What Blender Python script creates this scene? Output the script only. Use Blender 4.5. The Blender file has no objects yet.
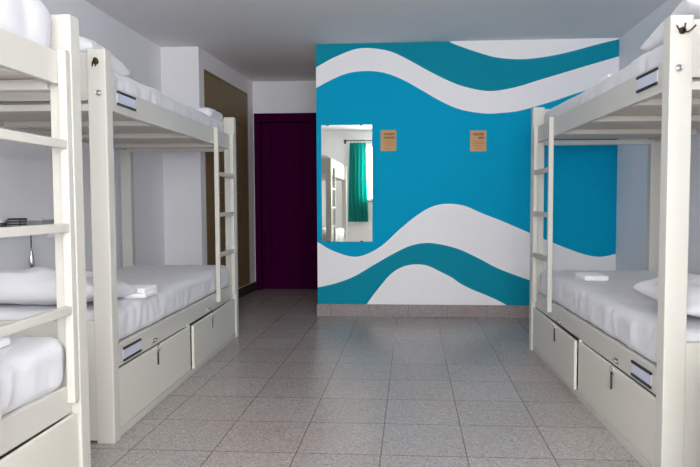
import bpy, bmesh, math, random
from mathutils import Vector, Matrix, noise

random.seed(7)
sc = bpy.context.scene
COL = sc.collection
PI = math.pi

# ------------------------------------------------------------------ materials
def mat(name, color, rough=0.5, metal=0.0, spec=0.5, bump=None, var=None, coat=0.0, sheen=0.0, sub=None):
    m = bpy.data.materials.new(name); m.use_nodes = True
    nt = m.node_tree; b = nt.nodes['Principled BSDF']
    b.inputs['Base Color'].default_value = (*color, 1)
    b.inputs['Roughness'].default_value = rough
    b.inputs['Metallic'].default_value = metal
    b.inputs['Specular IOR Level'].default_value = spec
    b.inputs['Coat Weight'].default_value = coat
    b.inputs['Sheen Weight'].default_value = sheen
    tc = nt.nodes.new('ShaderNodeTexCoord')
    if var:      # (scale vec, amount)
        mp = nt.nodes.new('ShaderNodeMapping'); mp.inputs['Scale'].default_value = var[0]
        nz = nt.nodes.new('ShaderNodeTexNoise'); nz.inputs['Scale'].default_value = 1.0; nz.inputs['Detail'].default_value = 4
        mx = nt.nodes.new('ShaderNodeMix'); mx.data_type = 'RGBA'
        mx.inputs[6].default_value = (*[c * (1 - var[1]) for c in color], 1)
        mx.inputs[7].default_value = (*[min(1, c * (1 + var[1])) for c in color], 1)
        nt.links.new(tc.outputs['Object'], mp.inputs[0]); nt.links.new(mp.outputs[0], nz.inputs['Vector'])
        nt.links.new(nz.outputs['Fac'], mx.inputs[0]); nt.links.new(mx.outputs[2], b.inputs['Base Color'])
    if bump:     # (scale vec, strength, distance)
        mp = nt.nodes.new('ShaderNodeMapping'); mp.inputs['Scale'].default_value = bump[0]
        nz = nt.nodes.new('ShaderNodeTexNoise'); nz.inputs['Scale'].default_value = 1.0; nz.inputs['Detail'].default_value = 3
        bp = nt.nodes.new('ShaderNodeBump'); bp.inputs['Strength'].default_value = bump[1]; bp.inputs['Distance'].default_value = bump[2]
        nt.links.new(tc.outputs['Object'], mp.inputs[0]); nt.links.new(mp.outputs[0], nz.inputs['Vector'])
        nt.links.new(nz.outputs['Fac'], bp.inputs['Height']); nt.links.new(bp.outputs[0], b.inputs['Normal'])
    return m

M = {}
M['paint'] = mat('cream_paint', (.61, .592, .555), .42, bump=((14, 14, 3), .12, .004), var=((4, 4, 1.5), .03))
M['door_paint'] = mat('cabinet_paint', (.69, .67, .61), .38, bump=((5, 5, 5), .1, .004), var=((3, 3, 3), .025))
M['ply'] = mat('mattress_board_paint', (.62, .56, .49), .6, var=((6, 2, 6), .06))
M['grey_rung'] = mat('worn_rung_paint', (.56, .54, .50), .6, var=((60, 60, 60), .12))
M['sheet'] = mat('white_cotton', (.69, .69, .745), .85, sheen=.15, bump=((9, 9, 9), .25, .01))
M['pillow'] = mat('white_pillow_cotton', (.69, .69, .745), .85, sheen=.15, bump=((16, 16, 16), .3, .01))
M['towel'] = mat('white_terry', (.88, .88, .90), .95, sheen=.3, bump=((220, 220, 220), .5, .002))
M['wall'] = mat('white_wall_paint', (.85, .84, .885), .8, bump=((30, 30, 30), .1, .003), var=((1.2, 1.2, 1.2), .03))
M['ceil'] = mat('grey_ceiling_paint', (.80, .785, .80), .9, var=((1, 1, 1), .03))
M['mwhite'] = mat('mural_white', (.90, .88, .925), .6, bump=((30, 30, 30), .1, .003))
M['mblue'] = mat('mural_blue', (.0, .35, .60), .7, spec=.08, bump=((30, 30, 30), .1, .003), var=((2, 2, 2), .04))
M['mteal'] = mat('mural_teal', (.004, .27, .39), .7, spec=.08, bump=((30, 30, 30), .1, .003), var=((2, 2, 2), .04))
M['purple'] = mat('purple_door_paint', (.045, .0002, .032), .8, spec=.03)
M['brown'] = mat('brown_wardrobe_laminate', (.23, .16, .075), .5, var=((4, 4, .8), .12))
M['brown_dark'] = mat('dark_gap_brown', (.03, .022, .014), .7)
M['black'] = mat('black_plastic', (.008, .008, .02), .4)
M['card'] = mat('label_card', (.60, .62, .76), .5)
M['chrome'] = mat('brushed_steel', (.62, .62, .64), .25, metal=1)
M['bronze'] = mat('dark_bronze', (.09, .065, .05), .35, metal=1)
M['brass'] = mat('dull_brass', (.42, .33, .2), .45, metal=.5)
M['leather'] = mat('dark_leather', (.03, .025, .03), .6)
M['kraft'] = mat('kraft_paper', (.62, .34, .16), .85, var=((40, 40, 40), .1))
M['ink'] = mat('dark_ink', (.07, .03, .015), .7)
M['ink2'] = mat('brown_ink', (.40, .18, .08), .8)
M['curtain'] = mat('teal_curtain_cloth', (.0, .31, .29), .75, sheen=.1)
M['alu'] = mat('white_window_frame', (.8, .8, .8), .4)
M['fix'] = mat('white_plastic', (.78, .76, .82), .4)
M['fixdark'] = mat('charcoal_plastic', (.035, .035, .04), .45)
M['fixgrey'] = mat('grey_plastic', (.35, .37, .38), .4)

# cloth curtain lets some daylight through
nt = M['curtain'].node_tree; pb = nt.nodes['Principled BSDF']
tr = nt.nodes.new('ShaderNodeBsdfTranslucent'); tr.inputs[0].default_value = (.0, .55, .50, 1)
ms = nt.nodes.new('ShaderNodeMixShader'); ms.inputs[0].default_value = .18
nt.links.new(pb.outputs[0], ms.inputs[1]); nt.links.new(tr.outputs[0], ms.inputs[2])
nt.links.new(ms.outputs[0], nt.nodes['Material Output'].inputs[0])

M['mirror'] = mat('mirror_silvering', (.84, .86, .77), .0, metal=1)

g = bpy.data.materials.new('window_glass'); g.use_nodes = True; nt = g.node_tree; nt.nodes.clear()
out = nt.nodes.new('ShaderNodeOutputMaterial'); t = nt.nodes.new('ShaderNodeBsdfTransparent'); gl = nt.nodes.new('ShaderNodeBsdfGlossy')
gl.inputs['Roughness'].default_value = .02; t.inputs[0].default_value = (.95, .97, .96, 1)
mx = nt.nodes.new('ShaderNodeMixShader'); mx.inputs[0].default_value = .06
nt.links.new(t.outputs[0], mx.inputs[1]); nt.links.new(gl.outputs[0], mx.inputs[2]); nt.links.new(mx.outputs[0], out.inputs[0])
M['glass'] = g

def granite(name, base, tiles, x0=0, y0=0, dx=.3555, dy=.3585, rough=.27):
    m = bpy.data.materials.new(name); m.use_nodes = True; nt = m.node_tree; b = nt.nodes['Principled BSDF']
    N = nt.nodes.new; L = nt.links.new
    tc = N('ShaderNodeTexCoord')
    v1 = N('ShaderNodeTexVoronoi'); v1.inputs['Scale'].default_value = 170
    L(tc.outputs['Object'], v1.inputs['Vector'])
    sep = N('ShaderNodeSeparateColor'); L(v1.outputs['Color'], sep.inputs[0])
    rp = N('ShaderNodeValToRGB'); e = rp.color_ramp.elements
    e[0].position = 0; e[0].color = (*[c * .62 for c in base], 1)
    e[1].position = 1; e[1].color = (*[c * 1.35 for c in base], 1)
    k = rp.color_ramp.elements.new(.25); k.color = (*[c * .9 for c in base], 1)
    k = rp.color_ramp.elements.new(.8); k.color = (*[c * 1.06 for c in base], 1)
    L(sep.outputs[0], rp.inputs[0])
    nz = N('ShaderNodeTexNoise'); nz.inputs['Scale'].default_value = 1.7; nz.inputs['Detail'].default_value = 4
    L(tc.outputs['Object'], nz.inputs['Vector'])
    mm = N('ShaderNodeMix'); mm.data_type = 'RGBA'; mm.blend_type = 'MULTIPLY'; mm.inputs[0].default_value = 1
    r2 = N('ShaderNodeValToRGB'); r2.color_ramp.elements[0].position = .3; r2.color_ramp.elements[0].color = (1.0, .9, .88, 1)
    r2.color_ramp.elements[1].position = .7; r2.color_ramp.elements[1].color = (1, 1, 1, 1)
    L(nz.outputs['Fac'], r2.inputs[0]); L(rp.outputs[0], mm.inputs[6]); L(r2.outputs[0], mm.inputs[7])
    col = mm.outputs[2]
    if tiles:
        mp = N('ShaderNodeMapping'); mp.inputs['Location'].default_value = (-x0 / dx + 40, -y0 / dy + 40, 0)
        mp.inputs['Scale'].default_value = (1 / dx, 1 / dy, 1)
        L(tc.outputs['Object'], mp.inputs[0])
        br = N('ShaderNodeTexBrick'); br.offset = 0; br.squash = 1
        br.inputs['Scale'].default_value = 1; br.inputs['Brick Width'].default_value = 1; br.inputs['Row Height'].default_value = 1
        br.inputs['Mortar Size'].default_value = .0075; br.inputs['Mortar Smooth'].default_value = .3
        br.inputs['Color1'].default_value = (.94, .94, .94, 1); br.inputs['Color2'].default_value = (1.05, 1.05, 1.05, 1)
        br.inputs['Mortar'].default_value = (.42, .32, .31, 1)
        L(mp.outputs[0], br.inputs['Vector'])
        m3 = N('ShaderNodeMix'); m3.data_type = 'RGBA'; m3.blend_type = 'MULTIPLY'; m3.inputs[0].default_value = 1
        L(col, m3.inputs[6]); L(br.outputs['Color'], m3.inputs[7]); col = m3.outputs[2]
    L(col, b.inputs['Base Color'])
    b.inputs['Roughness'].default_value = rough
    b.inputs['Specular IOR Level'].default_value = .58 if tiles else .3
    return m
M['floor'] = granite('granite_floor_tiles', (.385, .36, .352), True, -.125, 3.557)
M['base'] = granite('granite_baseboard', (.33, .29, .30), False, rough=.5)

# ------------------------------------------------------------------ mesh helpers
def box(bm, x0, x1, y0, y1, z0, z1, bev=0.0, mi=0):
    if x1 < x0: x0, x1 = x1, x0
    if y1 < y0: y0, y1 = y1, y0
    if z1 < z0: z0, z1 = z1, z0
    t = bmesh.new()
    vs = [t.verts.new((x, y, z)) for z in (z0, z1) for y in (y0, y1) for x in (x0, x1)]
    for f in ((0, 2, 3, 1), (4, 5, 7, 6), (0, 1, 5, 4), (2, 6, 7, 3), (0, 4, 6, 2), (1, 3, 7, 5)):
        t.faces.new([vs[i] for i in f])
    if bev:
        bmesh.ops.bevel(t, geom=list(t.edges), offset=bev, segments=2, profile=.5, affect='EDGES')
    for f in t.faces: f.material_index = mi
    join(bm, t)

def join(bm, t, mtx=None):
    if mtx is not None: bmesh.ops.transform(t, matrix=mtx, verts=t.verts)
    me = bpy.data.meshes.new('tmp'); t.to_mesh(me); t.free(); bm.from_mesh(me); bpy.data.meshes.remove(me)

def cyl(bm, c, r, h, axis='z', seg=16, r2=None):
    t = bmesh.new()
    bmesh.ops.create_cone(t, cap_ends=True, segments=seg, radius1=r, radius2=r if r2 is None else r2, depth=h)
    R = Matrix.Identity(4)
    if axis == 'x': R = Matrix.Rotation(PI / 2, 4, 'Y')
    if axis == 'y': R = Matrix.Rotation(PI / 2, 4, 'X')
    join(bm, t, Matrix.Translation(c) @ R)

def tube(bm, pts, r, seg=8):
    pts = [Vector(p) for p in pts]; rings = []
    rr = r if isinstance(r, (list, tuple)) else [r] * len(pts)
    up = Vector((.12, .31, .94)).normalized()
    for i, p in enumerate(pts):
        d = (pts[min(i + 1, len(pts) - 1)] - pts[max(i - 1, 0)]).normalized()
        a = d.cross(up)
        if a.length < .05: a = d.cross(Vector((1, 0, 0)))
        a.normalize(); b = d.cross(a)
        rings.append([bm.verts.new(p + (a * math.cos(2 * PI * k / seg) + b * math.sin(2 * PI * k / seg)) * rr[i]) for k in range(seg)])
    for i in range(len(rings) - 1):
        for k in range(seg):
            bm.faces.new((rings[i][k], rings[i][(k + 1) % seg], rings[i + 1][(k + 1) % seg], rings[i + 1][k]))
    bm.faces.new(rings[0]); bm.faces.new(rings[-1])

def torus(bm, c, R, r, mtx=None, seg=20, s2=8):
    t = bmesh.new(); rings = []
    for i in range(seg):
        a = 2 * PI * i / seg
        rings.append([t.verts.new(((R + r * math.cos(2 * PI * k / s2)) * math.cos(a), (R + r * math.cos(2 * PI * k / s2)) * math.sin(a), r * math.sin(2 * PI * k / s2))) for k in range(s2)])
    for i in range(seg):
        for k in range(s2):
            t.faces.new((rings[i][k], rings[(i + 1) % seg][k], rings[(i + 1) % seg][(k + 1) % s2], rings[i][(k + 1) % s2]))
    join(bm, t, Matrix.Translation(c) @ (mtx or Matrix.Identity(4)))

def rbox(dims, r, step=.022, disp=None):
    """rounded box centred in x/y, from z=0 up, with a dense grid; disp(p, n) -> offset vector"""
    bm = bmesh.new(); hx, hy, hz = dims[0] / 2, dims[1] / 2, dims[2] / 2
    H = (hx, hy, hz)
    for ax in range(3):
        o = [a for a in range(3) if a != ax]
        na = max(2, int(2 * H[o[0]] / step)); nb = max(2, int(2 * H[o[1]] / step))
        for s in (-1, 1):
            grid = []
            for i in range(na + 1):
                row = []
                for j in range(nb + 1):
                    p = [0, 0, 0]; p[ax] = s * H[ax]; p[o[0]] = -H[o[0]] + 2 * H[o[0]] * i / na; p[o[1]] = -H[o[1]] + 2 * H[o[1]] * j / nb
                    q = Vector([max(-(h - r), min(h - r, c)) for c, h in zip(p, H)])
                    d = Vector(p) - q; n = d.normalized() if d.length > 1e-9 else Vector((0, 0, 1))
                    v = q + n * r + Vector((0, 0, hz))
                    if disp: v = v + disp(v, n)
                    row.append(bm.verts.new(v))
                grid.append(row)
            for i in range(na):
                for j in range(nb):
                    bm.faces.new((grid[i][j], grid[i + 1][j], grid[i + 1][j + 1], grid[i][j + 1]))
    bmesh.ops.remove_doubles(bm, verts=bm.verts, dist=1e-5)
    return bm

def build(name, bm, mats, parent=None, smooth=False, loc=None, rz=None, normals=True):
    if normals: bmesh.ops.recalc_face_normals(bm, faces=bm.faces)
    me = bpy.data.meshes.new(name); bm.to_mesh(me); bm.free()
    if not isinstance(mats, (list, tuple)): mats = [mats]
    for m in mats: me.materials.append(M[m] if isinstance(m, str) else m)
    if smooth:
        for p in me.polygons: p.use_smooth = True
    o = bpy.data.objects.new(name, me); COL.objects.link(o)
    if parent: o.parent = parent
    if loc is not None: o.location = loc
    if rz is not None: o.rotation_euler = (0, 0, rz)
    return o

def tag(o, label, cat, group=None, kind=None):
    if label: o['label'] = label
    if cat: o['category'] = cat
    if group: o['group'] = group
    if kind: o['kind'] = kind
    return o

def struct(o, label):
    o['kind'] = 'structure'; o['label'] = label; return o

def empty(name, loc, rz=0):
    o = bpy.data.objects.new(name, None); COL.objects.link(o); o.empty_display_size = .1
    o.location = loc; o.rotation_euler = (0, 0, rz); return o

def copy_tree(o, parent=None):
    c = o.copy(); COL.objects.link(c)
    if parent: c.parent = parent
    for ch in list(o.children): copy_tree(ch, c)
    return c

def nb():
    return bmesh.new()

# ------------------------------------------------------------------ camera (eye 1.05 m above the floor)
F = 610.; PX, PY, EH = 372., 233.5, 1.05
yaw = math.atan(39 / math.hypot(610, 31.5)); pitch = math.atan(31.5 / 610); roll = math.radians(.2)
f = Vector((-math.sin(yaw) * math.cos(pitch), math.cos(yaw) * math.cos(pitch), -math.sin(pitch)))
r = Vector((math.cos(yaw), math.sin(yaw), 0)); u = r.cross(f)
R_ = r * math.cos(roll) - u * math.sin(roll); U_ = r * math.sin(roll) + u * math.cos(roll)
cd = bpy.data.cameras.new('camera'); cam = bpy.data.objects.new('camera', cd); COL.objects.link(cam)
cam.matrix_world = Matrix(((R_.x, U_.x, -f.x, 0), (R_.y, U_.y, -f.y, 0), (R_.z, U_.z, -f.z, EH), (0, 0, 0, 1)))
cd.sensor_width = 36; cd.lens = F / 700 * 36; cd.shift_x = -(PX - 350) / 700; cd.shift_y = 0
cd.clip_start = .03
sc.camera = cam

def wall_pt(px, py, Y=5.54):
    """where the sight line through a photo pixel meets the mural wall"""
    dx, dy = px - PX, py - PY
    d = f + R_ * (dx / F) - U_ * (dy / F)
    t = Y / d.y
    return d.x * t, EH + d.z * t

# ------------------------------------------------------------------ room shell
YB, YM, YD = -1.05, 5.54, 7.19      # window wall, mural wall, door wall
XL, XR, ZC = -2.29, 1.82, 2.474
b = nb(); box(b, XL - .2, XR + .2, YB - .2, YD + .2, -.12, 0)
struct(build('floor', b, 'floor'), 'grey speckled granite floor tiles with dark joints')
b = nb(); box(b, XL - .2, XR + .2, YB - .2, YD + .2, ZC, ZC + .12)
struct(build('ceiling', b, 'ceil'), 'plain grey painted ceiling')
b = nb(); box(b, XL - .2, XL, YB - .2, YM + .05, 0, ZC)
struct(build('wall_left', b, 'wall'), 'pale lavender grey wall behind the left bunks')
b = nb(); box(b, XR, XR + .2, YB - .2, YM + .3, 0, ZC)
struct(build('wall_right', b, 'wall'), 'grey wall behind the right bunks')

# projecting wall block left of the niche; its niche face is slightly skewed
NX0, NX1 = -1.937, -1.866
def prism(pts, z0, z1):
    b = nb(); lo = [b.verts.new((x, y, z0)) for x, y in pts]; hi = [b.verts.new((x, y, z1)) for x, y in pts]
    b.faces.new(lo); b.faces.new(hi); n = len(pts)
    for i in range(n): b.faces.new((lo[i], lo[(i + 1) % n], hi[(i + 1) % n], hi[i]))
    return b
# leaves a recess for the wardrobe
def nx(y): return NX0 + (NX1 - NX0) * (y - YM) / (YD - YM)
W0, W1 = 5.66, 6.97
b = prism([(XL - .2, YM), (nx(YM), YM), (nx(W0), W0), (nx(W0) - .3, W0), (XL - .2, W0)], 0, ZC)
b2 = prism([(XL - .2, W1), (nx(W1) - .3, W1), (nx(W1), W1), (NX1, YD), (NX1, YD + .2), (XL - .2, YD + .2)], 0, ZC); join(b, b2)
b2 = prism([(XL - .2, W0), (nx(W0), W0), (nx(W1), W1), (XL - .2, W1)], 2.30, ZC); join(b, b2)
b2 = prism([(XL - .2, W0), (nx(W0) - .3, W0), (nx(W1) - .3, W1), (XL - .2, W1)], 0, 2.30); join(b, b2)
b2 = prism([(nx(W0) - .3, W0), (nx(W0), W0), (nx(W1), W1), (nx(W1) - .3, W1)], 0, .11); join(b, b2)
struct(build('wall_niche_left', b, 'wall'), 'white projecting wall block holding the brown wardrobe')

# door wall with an opening
DX0, DX1, DZ = -1.855, -.86, 2.10
b = nb(); box(b, NX1 - .02, DX1 + .01, YD, YD + .2, DZ, ZC); box(b, NX1 - .02, DX0, YD, YD + .2, 0, DZ); box(b, DX0, DX1 + .01, YD + .1, YD + .2, 0, DZ)
struct(build('wall_back', b, 'wall'), 'white wall above the purple door')

# ---- purple door
dr = empty('door_1', (0, 0, 0)); struct(dr, 'dark purple panelled door at the end of the niche')
b = nb(); box(b, DX0, DX0 + .07, YD - .02, YD + .1, 0, DZ, .004); box(b, DX1 - .05, DX1, YD - .02, YD + .1, 0, DZ, .004); box(b, DX0 + .07, DX1 - .05, YD - .02, YD + .1, DZ - .1, DZ, .004)
build('door_frame', b, 'purple', dr)
b = nb(); x0, x1 = DX0 + .075, DX1 - .055; z0, z1 = .01, DZ - .105
box(b, x0, x1, YD + .035, YD + .07, z0, z1)
def stile(a, c, d, e): box(b, a, c, YD + .018, YD + .04, d, e, .005)
stile(x0, x0 + .11, z0, z1); stile(x1 - .11, x1, z0, z1); xm = (x0 + x1) / 2; stile(xm - .04, xm + .04, z0, z1)
for za, zb in ((z0, z0 + .16), (.40, .50), (1.25, 1.34), (z1 - .12, z1)):
    stile(x0 + .11, xm - .04, za, zb); stile(xm + .04, x1 - .11, za, zb)
build('door_leaf', b, 'purple', dr)
# ---- mural wall
def curve(pts, close=False):
    """smooth curve through photo pixels, as x -> z on the wall"""
    P = [wall_pt(*p) for p in pts]
    def ev(x):
        if x <= P[0][0]: i = 0
        elif x >= P[-1][0]: i = len(P) - 2
        else: i = max(k for k in range(len(P) - 1) if P[k][0] <= x)
        p1, p2 = P[i], P[i + 1]
        p0 = P[i - 1] if i > 0 else (2 * p1[0] - p2[0], 2 * p1[1] - p2[1]); p3 = P[i + 2] if i + 2 < len(P) else (2 * p2[0] - p1[0], 2 * p2[1] - p1[1])
        m1 = (p2[1] - p0[1]) / (p2[0] - p0[0]); m2 = (p3[1] - p1[1]) / (p3[0] - p1[0])
        h = p2[0] - p1[0]; t = (x - p1[0]) / h
        return ((2 * t**3 - 3 * t**2 + 1) * p1[1] + (t**3 - 2 * t**2 + t) * h * m1 + (-2 * t**3 + 3 * t**2) * p2[1] + (t**3 - t**2) * h * m2)
    return ev
C1 = curve([(440, 36), (452, 43), (465, 48), (480, 53), (496, 57.3), (521, 59.2), (546, 56.7), (571, 51.5), (595, 45), (618, 39.3)])
C2 = curve([(315.5, 67.6), (333, 58), (350.6, 50.6), (360, 48.3), (373, 48.3), (391, 51.6), (409, 60), (428, 70.5), (447, 80), (465, 86.8), (490, 91), (515, 87.3), (540, 79.8), (565, 72.3), (590, 64.8), (618, 56.6)])
C3 = curve([(315.5, 88.5), (329, 81), (347, 73.5), (366, 71), (385, 73), (403, 79.8), (422, 90.4), (440.5, 101), (459, 109), (484, 113.4), (503, 112.8), (520, 110.6), (552, 101.5), (581, 91.8), (600, 86.5), (618, 82)])
C4 = curve([(315.5, 240.6), (330.8, 249.7), (351.4, 256.5), (365, 254.8), (382, 245.5), (399, 230), (416.4, 215.8), (431.8, 206.8), (447.3, 203.8), (464.4, 205.8), (481.5, 213), (500, 220.2), (528.7, 232.5), (551, 242), (577, 252), (590, 255.7), (599, 256.7), (608, 255.7), (618, 253)])
C5 = curve([(315.5, 288), (335, 283.5), (353.5, 276.7), (372, 266), (391, 255), (409, 246.3), (425, 243), (440.5, 244.4), (459, 249.3), (478, 258), (496, 267.5), (515, 275), (529, 280), (560, 290), (618, 300)])
C6 = curve([(364, 309), (366.5, 304.5), (378, 289), (391, 274), (403, 266.7), (415.6, 264.3), (428, 265.8), (440, 271.5), (452, 277.6), (458.6, 282.4), (471.4, 289.1), (484.3, 294.3), (497, 300), (507.4, 305.6), (512, 309)])
xa, xb = -.8565, XR
b = nb(); n = 320; ZB = .0
lay = []
for i in range(n + 1):
    x = xa + (xb - xa) * i / n
    c6 = C6(x) if wall_pt(364, 309)[0] < x < wall_pt(512, 309)[0] else ZB
    z = [ZB, max(ZB, c6), C5(x), C4(x), C3(x), C2(x), C1(x) if x > wall_pt(440, 36)[0] else ZC, ZC]
    for k in range(1, 8): z[k] = min(ZC, max(z[k], z[k - 1]))
    lay.append([b.verts.new((x, YM, q)) for q in z])
cm = [0, 2, 0, 1, 0, 2, 0]     # white hump, teal, white, blue, white, teal, white
for i in range(n):
    for k in range(7):
        q = [lay[i][k], lay[i + 1][k], lay[i + 1][k + 1], lay[i][k + 1]]
        if (q[3].co - q[0].co).length < 1e-6 and (q[2].co - q[1].co).length < 1e-6: continue
        fc = b.faces.new(q); fc.material_index = cm[k]
bmesh.ops.remove_doubles(b, verts=b.verts, dist=1e-6)
box(b, xa, xb + .1, YM + .0005, YD + .2, 0, ZC)
struct(build('wall_mural', b, ['mwhite', 'mblue', 'mteal'], normals=False), 'wall painted with white, blue and teal waves')

b = nb(); box(b, xa - .008, XR, YM - .012, YM, 0, .114, .002)
x = xa + .12
while x < XR:
    box(b, x - .0012, x + .0012, YM - .0126, YM - .011, .002, .112, mi=1); x += .3555
struct(build('baseboard_back', b, ['base', 'ink']), 'granite baseboard strip under the mural')
b = prism([(nx(W1), W1), (nx(W1) + .012, W1), (NX1 + .012, YD), (NX1, YD)], 0, .10)
b2 = prism([(nx(W0), W0), (nx(W0) + .012, W0), (nx(W1) + .012, W1), (nx(W1), W1)], 0, .10); join(b, b2)
b2 = prism([(nx(YM), YM), (nx(YM) + .012, YM), (nx(W0) + .012, W0), (nx(W0), W0)], 0, .10); join(b, b2)
struct(build('baseboard_left', b, 'brown_dark'), 'dark baseboard along the niche wall')

# ---- window wall behind the camera
WX0, WX1, WZ0, WZ1 = -.97, 1.55, 1.08, 2.18
b = nb(); box(b, XL - .2, WX0, YB - .2, YB, 0, ZC); box(b, WX1, XR + .2, YB - .2, YB, 0, ZC); box(b, WX0, WX1, YB - .2, YB, 0, WZ0); box(b, WX0, WX1, YB - .2, YB, WZ1, ZC)
struct(build('wall_front', b, 'wall'), 'pale wall with the window, seen in the mirror')
wn = empty('window_1', (0, 0, 0)); struct(wn, 'bright window beside the teal curtain')
b = nb(); w = .04
for a, c in ((WX0, WX0 + w), (WX1 - w, WX1), ((WX0 + WX1) / 2 - w / 2, (WX0 + WX1) / 2 + w / 2)): box(b, a, c, YB - .12, YB - .07, WZ0, WZ1, .003)
box(b, WX0 + w, WX1 - w, YB - .12, YB - .07, WZ0, WZ0 + w, .003); box(b, WX0 + w, WX1 - w, YB - .12, YB - .07, WZ1 - w, WZ1, .003)
build('window_frame', b, 'alu', wn)
b = nb(); box(b, WX0 + w, WX1 - w, YB - .097, YB - .093, WZ0 + w, WZ1 - w); build('window_pane', b, 'glass', wn)
b = nb(); box(b, WX0 - .02, WX1 + .02, YB - .07, YB + .03, WZ0 - .025, WZ0, .004); build('window_sill', b, 'base', wn)

# curtain rod and the two gathered curtains
def curtain(x0, x1, ztop, zbot, y, name, label, flare=.04, folds=5):
    b = nb(); nx_, nz = 90, 50; rows = []
    for j in range(nz + 1):
        v = j / nz; z = ztop + (zbot - ztop) * v; row = []
        for i in range(nx_ + 1):
            s = i / nx_
            e = flare * (v ** .7) * (s - .5) * 2
            yy = y + .022 * math.sin(s * folds * 2 * PI + 1.3 * math.sin(v * 3)) * (.6 + .4 * v) + .012 * noise.noise(Vector((s * 4, v * 5, 3.3)))
            yy += .014 * math.exp(-((v - .52 - .08 * math.sin(s * 5)) / .02) ** 2) + .014 * math.exp(-((v - .8 + .08 * math.sin(s * 4)) / .02) ** 2)
            row.append(b.verts.new((x0 + (x1 - x0) * s + e, yy, z)))
        rows.append(row)
    for j in range(nz):
        for i in range(nx_): b.faces.new((rows[j][i], rows[j][i + 1], rows[j + 1][i + 1], rows[j + 1][i]))
    t = bmesh.ops.solidify(b, geom=list(b.faces), thickness=.003)
    o = build(name, b, 'curtain', smooth=True)
    return tag(o, label, 'curtain', None)
c1 = curtain(-1.20, -.88, 2.215, .66, YB + .08, 'curtain', 'teal curtain hanging gathered beside the bright window, seen in the mirror')
for i, (cc, xs) in enumerate(((c1, (-1.20, -.88)),)):
    for k in range(5):
        b = nb(); torus(b, (xs[0] + (xs[1] - xs[0]) * (k + .5) / 5, YB + .08, 2.245), .022, .003, Matrix.Rotation(PI / 2, 4, 'Y'), 16, 6)
        rg = build('curtain_ring', b, 'chrome', cc, True)
rod = empty('curtain_rod', (0, YB, 2.245)); tag(rod, 'thin dark curtain rod above the window, seen in the mirror', 'curtain rod')
b = nb(); cyl(b, (.235, .08, .012), .009, 3.11, 'x'); build('rod', b, 'bronze', rod, True)
for x in (-1.30, 1.77):
    b = nb(); box(b, x - .01, x + .01, 0, .085, -.002, .014, .002); box(b, x - .02, x + .02, 0, .006, -.04, .04, .002); build('bracket', b, 'bronze', rod)

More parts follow.
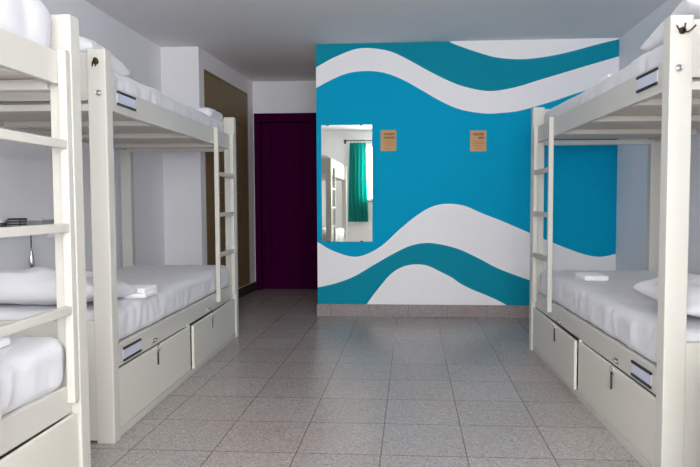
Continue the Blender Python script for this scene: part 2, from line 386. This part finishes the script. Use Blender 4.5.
# ------------------------------------------------------------------ bunk bed
BL, BW = 2.15, .89
def make_bunk(s, nm):
    """s=-1: bed extends to -x from its aisle face, s=+1: to +x. y runs from the near end to the far end."""
    root = empty('bunk_bed', (0, 0, 0))
    X = lambda d: s * d
    P = .08; T = .06
    # posts
    for (d0, d1) in ((0, P), (BW - P, BW)):
        for (y0, y1) in ((0, T), (BL - T, BL)):
            b = nb(); box(b, X(d0), X(d1), y0, y1, 0, 1.70, .004)
            post = build('post', b, 'paint', root)
            if y0 == 0 and d0 == 0:
                # bolt head and coat hook on the camera-facing side
                b = nb(); cyl(b, (X(.030), -.003, 1.515), .011, .006, 'y', 20); torus(b, (X(.030), -.006, 1.515), .011, .0025, Matrix.Rotation(PI / 2, 4, 'X'), 20, 6)
                bo = build('bolt', b, 'chrome', post, True); bo['label'] = 'round steel bolt head'
                b = nb(); hx, hz = X(.040), 1.645
                cyl(b, (hx, -.003, hz), .012, .007, 'y', 16)
                if s > 0:
                    for q in (-1, 1):
                        pts = [(hx, -.004, hz)] + [(hx + q * .011 * k, -.012 - .006 * k, hz - .012 + .0025 * k * k) for k in range(1, 4)]
                        tube(b, pts, .003)
                    tube(b, [(hx, -.006, hz), (hx, -.02, hz + .008), (hx, -.024, hz + .02)], .003)
                else:
                    cyl(b, (hx, -.004, hz + .008), .009, .010, 'y', 16)
                    for q in (-.007, .006): tube(b, [(hx + q, -.006, hz + .006), (hx + q, -.016, hz - .006), (hx + q, -.02, hz - .022)], .0032)
                ho = build('coat_hook', b, 'bronze', post, True); ho['label'] = 'small dark metal coat hook'
    # upper deck
    b = nb(); box(b, X(.03), X(.055), T, BL - T + .03, 1.456, 1.567, .003); ur = build('side_rail', b, 'paint', root)
    b = nb(); box(b, X(BW - .055), X(BW - .03), T, BL - T, 1.456, 1.567, .003); build('side_rail', b, 'paint', root)
    for y0 in (.018, BL - .042):
        b = nb(); box(b, X(P), X(BW - P), y0, y0 + .024, 1.487, 1.69, .003); build('end_board', b, 'paint', root)
    for y in (.035, *((.63, 1.22, 1.86) if s < 0 else (.45, .97, 1.55)), BL - .045):
        b = nb(); inner = .1 < y < 2; e = .0555 if inner else P
        box(b, X(e), X(BW - e), y - .03, y + .03, 1.4525 if inner else 1.441, 1.480 if inner else 1.470, .002); build('slat', b, 'paint', root)
    b = nb(); box(b, X(.056), X(BW - .056), T + .002, BL - T - .002, 1.4805, 1.490); o = build('mattress_board', b, 'ply', root)
    # lower box
    b = nb(); box(b, X(.03), X(.055), T, BL - T, .308, .410, .003); lr = build('side_rail', b, 'paint', root)
    b = nb(); box(b, X(BW - .055), X(BW - .03), T, BL - T, .03, .410, .003); build('back_panel', b, 'paint', root)
    for y0 in (.006, BL - .030):
        b = nb(); box(b, X(P), X(BW - P), y0, y0 + .024, .012, .54, .003); build('end_panel', b, 'paint', root)
        b = nb(); box(b, X(.2), X(.206), y0 - .001, y0 + .025, .012, .54)
    b = nb(); box(b, X(.056), X(BW - .056), T, BL - T, .385, .398); build('bed_base', b, 'ply', root)
    b = nb(); box(b, X(.012), X(.045), T, BL - T, 0, .036, .003); build('plinth', b, 'paint', root)
    b = nb(); box(b, X(.016), X(.045), 1.038, 1.050, .036, .314, .002); build('divider', b, 'paint', root)
    # storage doors (hung from the bottom; the far one sits slightly open at its near edge)
    for k, (y0, y1) in enumerate(((T + .004, 1.034), (1.056, BL - T - .004))):
        b = nb(); L = y1 - y0
        box(b, X(0), X(.016), -L if k else 0, 0 if k else L, 0, .2658, .003)
        d = build('storage_door', b, 'door_paint', root, loc=(X(.012), y1 if k else y0, .040))
        if k: d.rotation_euler = (0, 0, -s * math.radians(-.9) * -1)
        ly = (.53 - y0) if not k else (1.47 - y1)
        b = nb(); box(b, X(-.004), X(.001), ly - .014, ly + .014, .235, .262, .002); cyl(b, (X(-.006), ly, .25), .008, .01, 'x', 16)
        l = build('lock', b, 'chrome', d); l['label'] = 'small steel cam lock'
    b = nb(); tube(b, [(X(.03), .515, .335), (X(.016), .52, .34), (X(.012), .53, .345), (X(.016), .54, .34), (X(.03), .545, .335)], .003); box(b, X(.026), X(.031), .505, .555, .325, .347, .001)
    hs = build('hasp', b, 'chrome', lr, True)
    b = nb(); tube(b, [(X(.03), 1.455, .325), (X(.016), 1.46, .33), (X(.012), 1.47, .335), (X(.016), 1.48, .33), (X(.03), 1.485, .325)], .003); box(b, X(.026), X(.031), 1.445, 1.495, .317, .339, .001)
    hs = build('hasp', b, 'chrome', lr, True)
    # card holders: white card between two black strips
    for rail, z0 in ((ur, 1.490), (lr, .322)):
        b = nb(); box(b, X(.0265), X(.030), .165, .355, z0 + .008, z0 + .056); h = build('number_card', b, 'card', rail); h['label'] = 'blank white label card between black strips'
        for zz in (z0, z0 + .054):
            b = nb(); box(b, X(.022), X(.030), .163, .357, zz, zz + .011, .002); build('card_clip', b, 'black', h)
    # ladder
    for y in (1.662, 2.068):
        b = nb(); box(b, X(.0), X(.029), y - .014, y + .014, .350, 1.572, .003); build('ladder_upright', b, 'paint', root)
    for z in (.665, .95, 1.235):
        b = nb(); box(b, X(.001), X(.028), 1.676, 2.054, z, z + .030, .003); rr = build('rung', b, 'grey_rung' if nm != 'near' else 'paint', root)
    return root

LA = -math.radians(-1.72)
def place(root, x, y, rz): root.location = (x, y, 0); root.rotation_euler = (0, 0, rz)
left = make_bunk(-1, 'far'); place(left, -1.286, 2.53, math.radians(1.72))
tag(left, 'cream bunk bed on the left standing between the nearest bunk and the white projecting wall', 'bunk bed', 'cream bunk beds')
left1 = make_bunk(-1, 'near'); place(left1, -1.171, -.026, 0)
tag(left1, 'cream bunk bed at the left edge, nearest of the two on the left', 'bunk bed', 'cream bunk beds')
right = make_bunk(1, 'far'); place(right, .907, 2.23, math.radians(1.72))
tag(right, 'cream bunk bed on the right beside the mural wall', 'bunk bed', 'cream bunk beds')
right1 = copy_tree(right); place(right1, .921, -.245, 0)
tag(right1, 'cream bunk bed at the extreme right edge, only a sliver of one post showing', 'bunk bed', 'cream bunk beds')

def loc_in(root, d, y, z):
    """bunk-local (distance from the aisle face, along, up) -> world"""
    s = 1 if root in (right, right1) else -1
    rz = root.rotation_euler.z
    v = Matrix.Rotation(rz, 3, 'Z') @ Vector((s * d, y, 0))
    return (root.location.x + v.x, root.location.y + v.y, z)

# ------------------------------------------------------------------ bedding
def mattress_mesh(dims, r, seed, side_amp=.006, top_amp=.008):
    off = Vector((seed * 7.3, seed * 3.1, seed))
    def disp(p, n):
        h = p.z / dims[2]
        o = Vector((0, 0, 0))
        # long soft creases on top
        o.z += n.z * top_amp * noise.noise(Vector((p.x * 3.5, p.y * 2.2, 0)) + off) if n.z > 0 else 0
        if n.z > .2:
            o.z += .004 * (1 - abs(noise.noise(Vector((p.x * 6, p.y * 5, 1)) + off)) * 3) * n.z
        sd = Vector((n.x, n.y, 0))
        if sd.length > .2:
            t = p.y if abs(n.x) > abs(n.y) else p.x
            w = noise.noise(Vector((t * 26, h * 1.6, 2)) + off) * .6 + noise.noise(Vector((t * 9, h, 5)) + off) * .7
            o += sd * side_amp * w * (1.15 - .6 * h)
        return o
    return rbox(dims, r, .02, disp)

def mattress(root, z, h, seed, label, r=.05, d0=.062, y0=.068, y1=2.087, amp=.022):
    dims = (BW - d0 - .065, y1 - y0, h)
    b = mattress_mesh(dims, r, seed, amp)
    o = build('mattress', b, 'sheet', smooth=True)
    o.location = loc_in(root, d0 + dims[0] / 2, (y0 + y1) / 2, z); o.rotation_euler = (0, 0, root.rotation_euler.z)
    return tag(o, label, 'mattress', 'sheeted mattresses')
mattress(left, .399, .172, 1, 'white sheeted lower mattress of the middle left bunk, under the two folded towels', d0=.045)
mattress(left, 1.491, .178, 2, 'white sheeted top mattress of the middle left bunk')
mattress(left1, .399, .187, 3, 'white sheeted lower mattress at the left edge, draping over the bed base', r=.055, d0=.03)
mattress(left1, 1.491, .265, 4, 'thick puffy white sheeted top mattress at the upper left corner', r=.10, d0=.025, y1=2.089, amp=.012)
mattress(right, .399, .172, 5, 'white sheeted lower mattress of the right bunk', d0=.045)
mattress(right, 1.491, .178, 6, 'white sheeted top mattress of the right bunk')
mattress(right1, .399, .172, 7, 'white sheeted lower mattress of the bunk cut off by the right edge', d0=.045)
mattress(right1, 1.491, .178, 8, 'white sheeted top mattress of the bunk cut off by the right edge')

def pillow(loc, size, rot, seed, label, name='pillow', group='white pillows'):
    lx, ly, h = size; b = nb(); n = 44; off = Vector((seed * 5.1, seed, 0))
    def pt(i, j, sgn):
        a, c = -1 + 2 * i / n, -1 + 2 * j / n
        pinch = 1 - .07 * (1 - a * a) * c * c - .0
        x = a * (1 - .06 * (1 - c * c) * 0 - .05 * (c * c < 1) * (1 - c * c) * a * a) * lx / 2
        y = c * (1 - .05 * (1 - a * a) * c * c) * ly / 2
        e = max(0, (1 - a ** 4) * (1 - c ** 4)) ** .42
        z = sgn * e * h / 2 * (.8 + .2 * (1 - a * a)) 
        k = noise.noise(Vector((a * 2.2, c * 2.2, sgn)) + off) * .16 * h * e + noise.noise(Vector((a * 6, c * 5, sgn * 2)) + off) * .06 * h * e
        if sgn < 0: z *= .55
        return (x, y, z + k * (1 if sgn > 0 else .2))
    top = [[b.verts.new(pt(i, j, 1)) for j in range(n + 1)] for i in range(n + 1)]
    bot = [[top[i][j] if i in (0, n) or j in (0, n) else b.verts.new(pt(i, j, -1)) for j in range(n + 1)] for i in range(n + 1)]
    for g_, fl in ((top, 0), (bot, 1)):
        for i in range(n):
            for j in range(n):
                q = (g_[i][j], g_[i + 1][j], g_[i + 1][j + 1], g_[i][j + 1])
                b.faces.new(q if not fl else q[::-1])
    o = build(name, b, 'pillow', smooth=True)
    o.location = loc; o.rotation_euler = rot
    return tag(o, label, 'pillow' if name == 'pillow' else 'duvet', group)

zr = math.radians(1.72)
p = loc_in(left, .45, .235, .632); pillow(p, (.76, .41, .20), (math.radians(-7), 0, zr), 1, 'large white pillow on the lower middle left bunk, seen past the ladder and post')
p = loc_in(left, .465, .225, 1.70); pillow(p, (.80, .40, .22), (math.radians(-5), 0, zr), 2, 'white pillow on the top middle left bunk behind the post with hook')
p = loc_in(right, .46, .32, .650); pillow(p, (.72, .50, .17), (math.radians(3), 0, zr + math.radians(1)), 3, 'white pillow on the lower right bunk beside the near post')
p = loc_in(right, .45, .25, 1.73); pillow(p, (.76, .44, .19), (math.radians(-9), 0, zr), 4, 'white pillow on the top right bunk, rising behind the post with hook')

def duvet(root, d, y, z, dims, seed, label, r):
    off = Vector((seed, seed * 2, 0))
    def disp(p, n):
        k = noise.noise(Vector((p.x * 7, p.y * 7, p.z * 5)) + off) * .014 + noise.noise(Vector((p.x * 17, p.y * 15, p.z * 10)) + off) * .005
        return n * k * (1 if p.z > .03 else 0)
    o = build('folded_duvet', rbox(dims, r, .018, disp), 'sheet', smooth=True)
    o.location = loc_in(root, d, y, z); o.rotation_euler = (0, 0, root.rotation_euler.z)
    return tag(o, label, 'duvet', 'folded duvets')
duvet(left, .40, 1.90, 1.652, (.66, .32, .075), 5, 'thin white duvet folded at the far foot of the top middle left bunk', .035)

def towel(loc, size, rz, label, seed=0):
    lx, ly, h = size
    off = Vector((seed * 3, 0, 0))
    def disp(p, n):
        side = Vector((n.x, n.y, 0)); m = abs(p.z - h / 2) / (h / 2)
        return -side * .006 * math.exp(-(m / .25) ** 2) + Vector((0, 0, n.z * .003 * noise.noise(Vector((p.x * 22, p.y * 22, 0)) + off)))
    o = build('folded_towel', rbox((lx, ly, h), h * .42, .008, disp), 'towel', smooth=True)
    o.location = loc; o.rotation_euler = (0, 0, rz)
    return tag(o, label, 'towel', 'folded white towels')
towel((-1.45, 3.03, .5735), (.25, .18, .022), .05, 'white folded towel on the lower middle left bunk, under the other one', 1)
towel((-1.45, 3.045, .5965), (.235, .16, .022), -.02, 'white folded towel lying on top of another on the lower middle left bunk', 2)
towel((1.105, 3.80, .573), (.15, .20, .032), .05, 'white folded towel on the lower right bunk near the mural', 3)
towel((-1.405, 1.80, .589), (.22, .18, .026), 0, 'white folded towel at the left edge on the nearest lower mattress, under another', 4)
towel((-1.41, 1.81, .6155), (.20, .16, .024), .06, 'white folded towel at the left edge, lying on top of another towel', 5)
p = loc_in(right, .15, .98, 1.664); towel(p, (.10, .11, .022), .1, 'small white folded towel on the top right bunk near the aisle side', 6)

# ------------------------------------------------------------------ keys hanging in the storage locks
def keys(root, d, y, z, label, fob=True, big=1.0):
    o = empty('key_ring', loc_in(root, d, y, z), root.rotation_euler.z)
    tag(o, label, 'keys', 'key rings on the storage doors')
    b = nb(); torus(b, (0, 0, -.012), .013 * big, .0016, Matrix.Rotation(PI / 2, 4, 'Y'), 20, 6); build('ring', b, 'chrome', o, True)
    b = nb(); box(b, -.001, .001, -.003, .003, -.062, -.030, .0005); cyl(b, (0, .001, -.026), .010, .0022, 'x', 16); build('key', b, 'chrome', o)
    if fob:
        b = nb(); box(b, -.004, -.001, -.011, .006, -.098 * big, -.024, .001); cyl(b, (-.0025, -.003, -.098 * big), .0085, .003, 'x', 16)
        build('key_fob', b, 'leather', o)
    return o
keys(left, .006, .53, .315, 'keys with dark fob hanging on the near storage door of the middle left bunk')
keys(left, .000, 1.47, .315, 'keys with dark fob hanging under the ladder of the middle left bunk')
keys(right, .006, .53, .315, 'keys with dark fob hanging on the near storage door of the right bunk')
keys(right, .000, 1.47, .315, 'keys with dark fob hanging under the ladder of the right bunk')

# ------------------------------------------------------------------ things on the mural wall
mr = empty('wall_mirror', (0, YM, 0)); tag(mr, 'tall frameless mirror on the blue wall reflecting a teal curtain', 'mirror')
mx0, mz1 = wall_pt(321.3, 125.3); mx1, mz0 = wall_pt(372.6, 241.6)
b = nb(); box(b, mx0, mx1, -.010, -.004, mz0, mz1, .001); build('mirror_glass', b, 'mirror', mr)
b = nb(); box(b, mx0 + .004, mx1 - .004, -.004, 0, mz0 + .004, mz1 - .004); build('backing_board', b, 'brown', mr)
for x in (mx0 + .06, mx1 - .10):
    for z, q in ((mz1, 1), (mz0, -1)):
        b = nb(); box(b, x - .012, x + .012, -.013, 0, z - .006 * (q > 0) - .002, z + .006 * (q < 0) + .002, .001); build('mirror_clip', b, 'bronze', mr)

def poster(x0p, x1p, y0p, y1p, label, lines):
    a, z1 = wall_pt(x0p, y0p); c, z0 = wall_pt(x1p, y1p)
    o = empty('paper_sign', (a, YM, z0)); tag(o, label, 'notice', 'kraft paper notices on the blue wall')
    b = nb(); W, H = c - a, z1 - z0
    box(b, 0, W, -.003, 0, 0, H); build('paper', b, 'kraft', o)
    for (u0, u1, v0, v1, m) in lines:
        # a line of small letter strokes
        b = nb(); x = u0 * W; e = u1 * W; random.seed(int(u0 * 100 + v0 * 1000))
        while x < e - .003:
            w = random.uniform(.004, .0085)
            zz0, zz1 = v0 * H, v1 * H
            box(b, x, x + w * .5, -.0036, -.003, zz0, zz1)
            if random.random() < .8: box(b, x + w * .35, min(e, x + w), -.0036, -.003, zz1 - (zz1 - zz0) * .3, zz1)
            if random.random() < .7: box(b, x + w * .35, min(e, x + w), -.0036, -.003, zz0, zz0 + (zz1 - zz0) * .3)
            x += w + .0018
        build('text_line', b, m, o)
poster(380.7, 396.2, 130.3, 150.9, 'small kraft paper notice beside the mirror, left of the two',
       [(.2, .9, .76, .86, 'ink'), (.22, .92, .58, .69, 'ink'), (.3, .85, .46, .50, 'ink2'), (.2, .9, .36, .40, 'ink2'), (.3, .9, .26, .30, 'ink2'), (.2, .7, .08, .12, 'ink2')])
poster(470.2, 486.2, 130.6, 151.2, 'small kraft paper notice nearer the right bunk, right of the two',
       [(.18, .88, .76, .87, 'ink'), (.52, .88, .60, .70, 'ink'), (.2, .8, .44, .48, 'ink2'), (.15, .85, .36, .40, 'ink2'), (.2, .8, .26, .30, 'ink2'), (.3, .75, .12, .16, 'ink2')])
a, z1 = wall_pt(474.5, 280.5); c, z0 = wall_pt(487, 289)
so = empty('wall_outlet', (0, YM, 0)); tag(so, 'wall outlet painted over in teal, low on the mural', 'outlet')
b = nb(); box(b, a, c, -.007, 0, z0, z1, .003); build('cover_plate', b, 'mteal', so)
for k in (-.02, .02):
    b = nb(); box(b, (a + c) / 2 + k - .008, (a + c) / 2 + k + .008, -.0085, -.007, (z0 + z1) / 2 - .012, (z0 + z1) / 2 + .012, .0006); build('socket', b, 'mteal', so)

# ------------------------------------------------------------------ wardrobe in the niche wall
wa = math.atan2(-(NX1 - NX0), YD - YM)
wd = empty('wardrobe', (nx(W0), W0, 0), wa); tag(wd, 'dark brown built-in wardrobe with tall doors beside the purple door', 'wardrobe')
WL = (W1 - W0) / math.cos(wa)
b = nb(); box(b, -.28, -.024, .004, WL - .004, .112, 2.296); build('carcass', b, 'brown_dark', wd)
b = nb(); box(b, -.024, .004, .0, .018, .11, 2.298); box(b, -.024, .004, WL - .018, WL, .11, 2.298); box(b, -.024, .004, .018, WL - .018, 2.28, 2.298); box(b, -.024, .004, .018, WL - .018, .11, .135)
build('frame', b, 'brown', wd)
dw = (WL - .036) / 3
for k in range(3):
    for z0, z1 in ((.138, 1.895), (1.900, 2.277)):
        b = nb(); y0 = .018 + dw * k + .0015; y1 = y0 + dw - .003; box(b, -.022, .001, y0, y1, z0, z1, .002)
        d = build('wardrobe_door', b, 'brown', wd)
        hy = y1 - .05 if k < 2 else y0 + .06
        if k == 1: continue
        hz = 1.15 if z0 < 1 else 2.005
        b = nb(); tube(b, [(0, hy - .04, hz), (.018, hy - .035, hz), (.022, hy, hz), (.018, hy + .035, hz), (0, hy + .04, hz)], .005); h = build('handle', b, 'brass', d, True); h['label'] = 'small metal pull handle'
        if k == 2 and z0 < 1:
            b = nb(); box(b, .001, .012, .05, .15, 1.58, 1.74, .003); lb = build('latch_plate', b, 'black', d); lb['label'] = 'dark square latch plate'
            b = nb(); box(b, .001, .018, -.0 + .012, .024, 1.55, 1.76, .002); build('pull_bar', b, 'fixgrey', d)

# ------------------------------------------------------------------ small wall shelf behind the middle left bunk
sh = empty('wall_shelf', (XL, 3.45, .895)); tag(sh, 'narrow white shelf on the left wall behind the nearest bunk ladder rung', 'shelf')
b = nb(); box(b, 0, .085, -.32, .30, -.018, 0, .003); build('shelf_board', b, 'fix', sh)
for y in (-.28, .26):
    b = nb(); box(b, 0, .06, y - .008, y + .008, -.06, -.018, .002); build('bracket', b, 'fix', sh)
def sp(y): return (XL + .045, y, .895)
o = empty('vented_adapter', sp(3.345)); tag(o, 'small charcoal box with vent slots on the wall shelf', 'adapter')
b = nb(); box(b, -.035, .04, -.035, .035, 0, .070, .004); build('housing', b, 'fixdark', o)
b = nb()
for k in range(4): box(b, -.030, .036, -.0365, -.034, .012 + k * .014, .017 + k * .014)
for k in range(4): box(b, .039, .0415, -.03, .03, .012 + k * .014, .017 + k * .014)
v = build('vent_slots', b, 'fixgrey', o)
o = empty('white_box', sp(3.60)); tag(o, 'flat white box on the wall shelf close to the post', 'box')
b = nb(); box(b, -.04, .04, -.09, .09, 0, .052, .004); build('box_body', b, 'fixgrey', o)
b = nb(); box(b, -.042, .042, -.092, .092, .052, .062, .003); build('lid', b, 'fix', o)
o = empty('tin', sp(3.20)); tag(o, 'shiny grey tin lying at the left edge of the wall shelf', 'tin')
b = nb(); cyl(b, (0, 0, .025), .034, .05, 'z', 28); build('tin_body', b, 'fixdark', o, False)
b = nb(); cyl(b, (0, 0, .056), .036, .012, 'z', 28, .034); build('lid', b, 'chrome', o, False)
# hanging teardrop
o = empty('hanging_pendant', (XL + .06, 3.445, .877)); tag(o, 'silver teardrop bob hanging on a dark cord below the shelf', 'pendant')
b = nb(); tube(b, [(0, 0, 0), (.002, 0, -.05), (-.001, .001, -.092)], .0035); build('cord', b, 'leather', o, True)
b = nb(); prof = [(.003, 0), (.007, .02), (.012, .045), (.0165, .075), (.017, .095), (.014, .11), (.006, .118)]
tube(b, [(-.001, .001, -.088 - z) for r_, z in prof], [r_ for r_, z in prof], 20); build('bob', b, 'chrome', o, True)

# ------------------------------------------------------------------ light
w = bpy.data.worlds.new('sky'); sc.world = w; w.use_nodes = True
bg = w.node_tree.nodes['Background']; bg.inputs[0].default_value = (.97, .96, .94, 1); bg.inputs[1].default_value = 22.5
pl = bpy.data.lights.new('window_portal', 'AREA'); pl.shape = 'RECTANGLE'; pl.size = WX1 - WX0; pl.size_y = WZ1 - WZ0
pl.cycles.is_portal = True
po = bpy.data.objects.new('window_portal', pl); COL.objects.link(po); po.location = ((WX0 + WX1) / 2, YB - .14, (WZ0 + WZ1) / 2)
po.rotation_euler = (PI / 2, 0, 0)
# the camera's own flash (its shadow of the ladder rungs shows on the left wall)
fl = bpy.data.lights.new('camera_flash', 'AREA'); fl.shape = 'RECTANGLE'; fl.size = .07; fl.size_y = .045; fl.energy = 11.5; fl.color = (1, .97, .92)
fo = bpy.data.objects.new('camera_flash', fl); COL.objects.link(fo); fo.location = (0, 0, 1.165); fo.rotation_euler = (PI / 2, 0, 0)
fo.rotation_euler = (math.radians(90), 0, math.radians(0))

sc.cycles.use_denoising = True
sc.cycles.max_bounces = 12; sc.cycles.diffuse_bounces = 8; sc.cycles.sample_clamp_indirect = 8
sc.view_settings.view_transform = 'Standard'; sc.view_settings.look = 'None'
sc.view_settings.exposure = 0.13; sc.view_settings.gamma = 1.0; sc.view_settings.use_curve_mapping = False
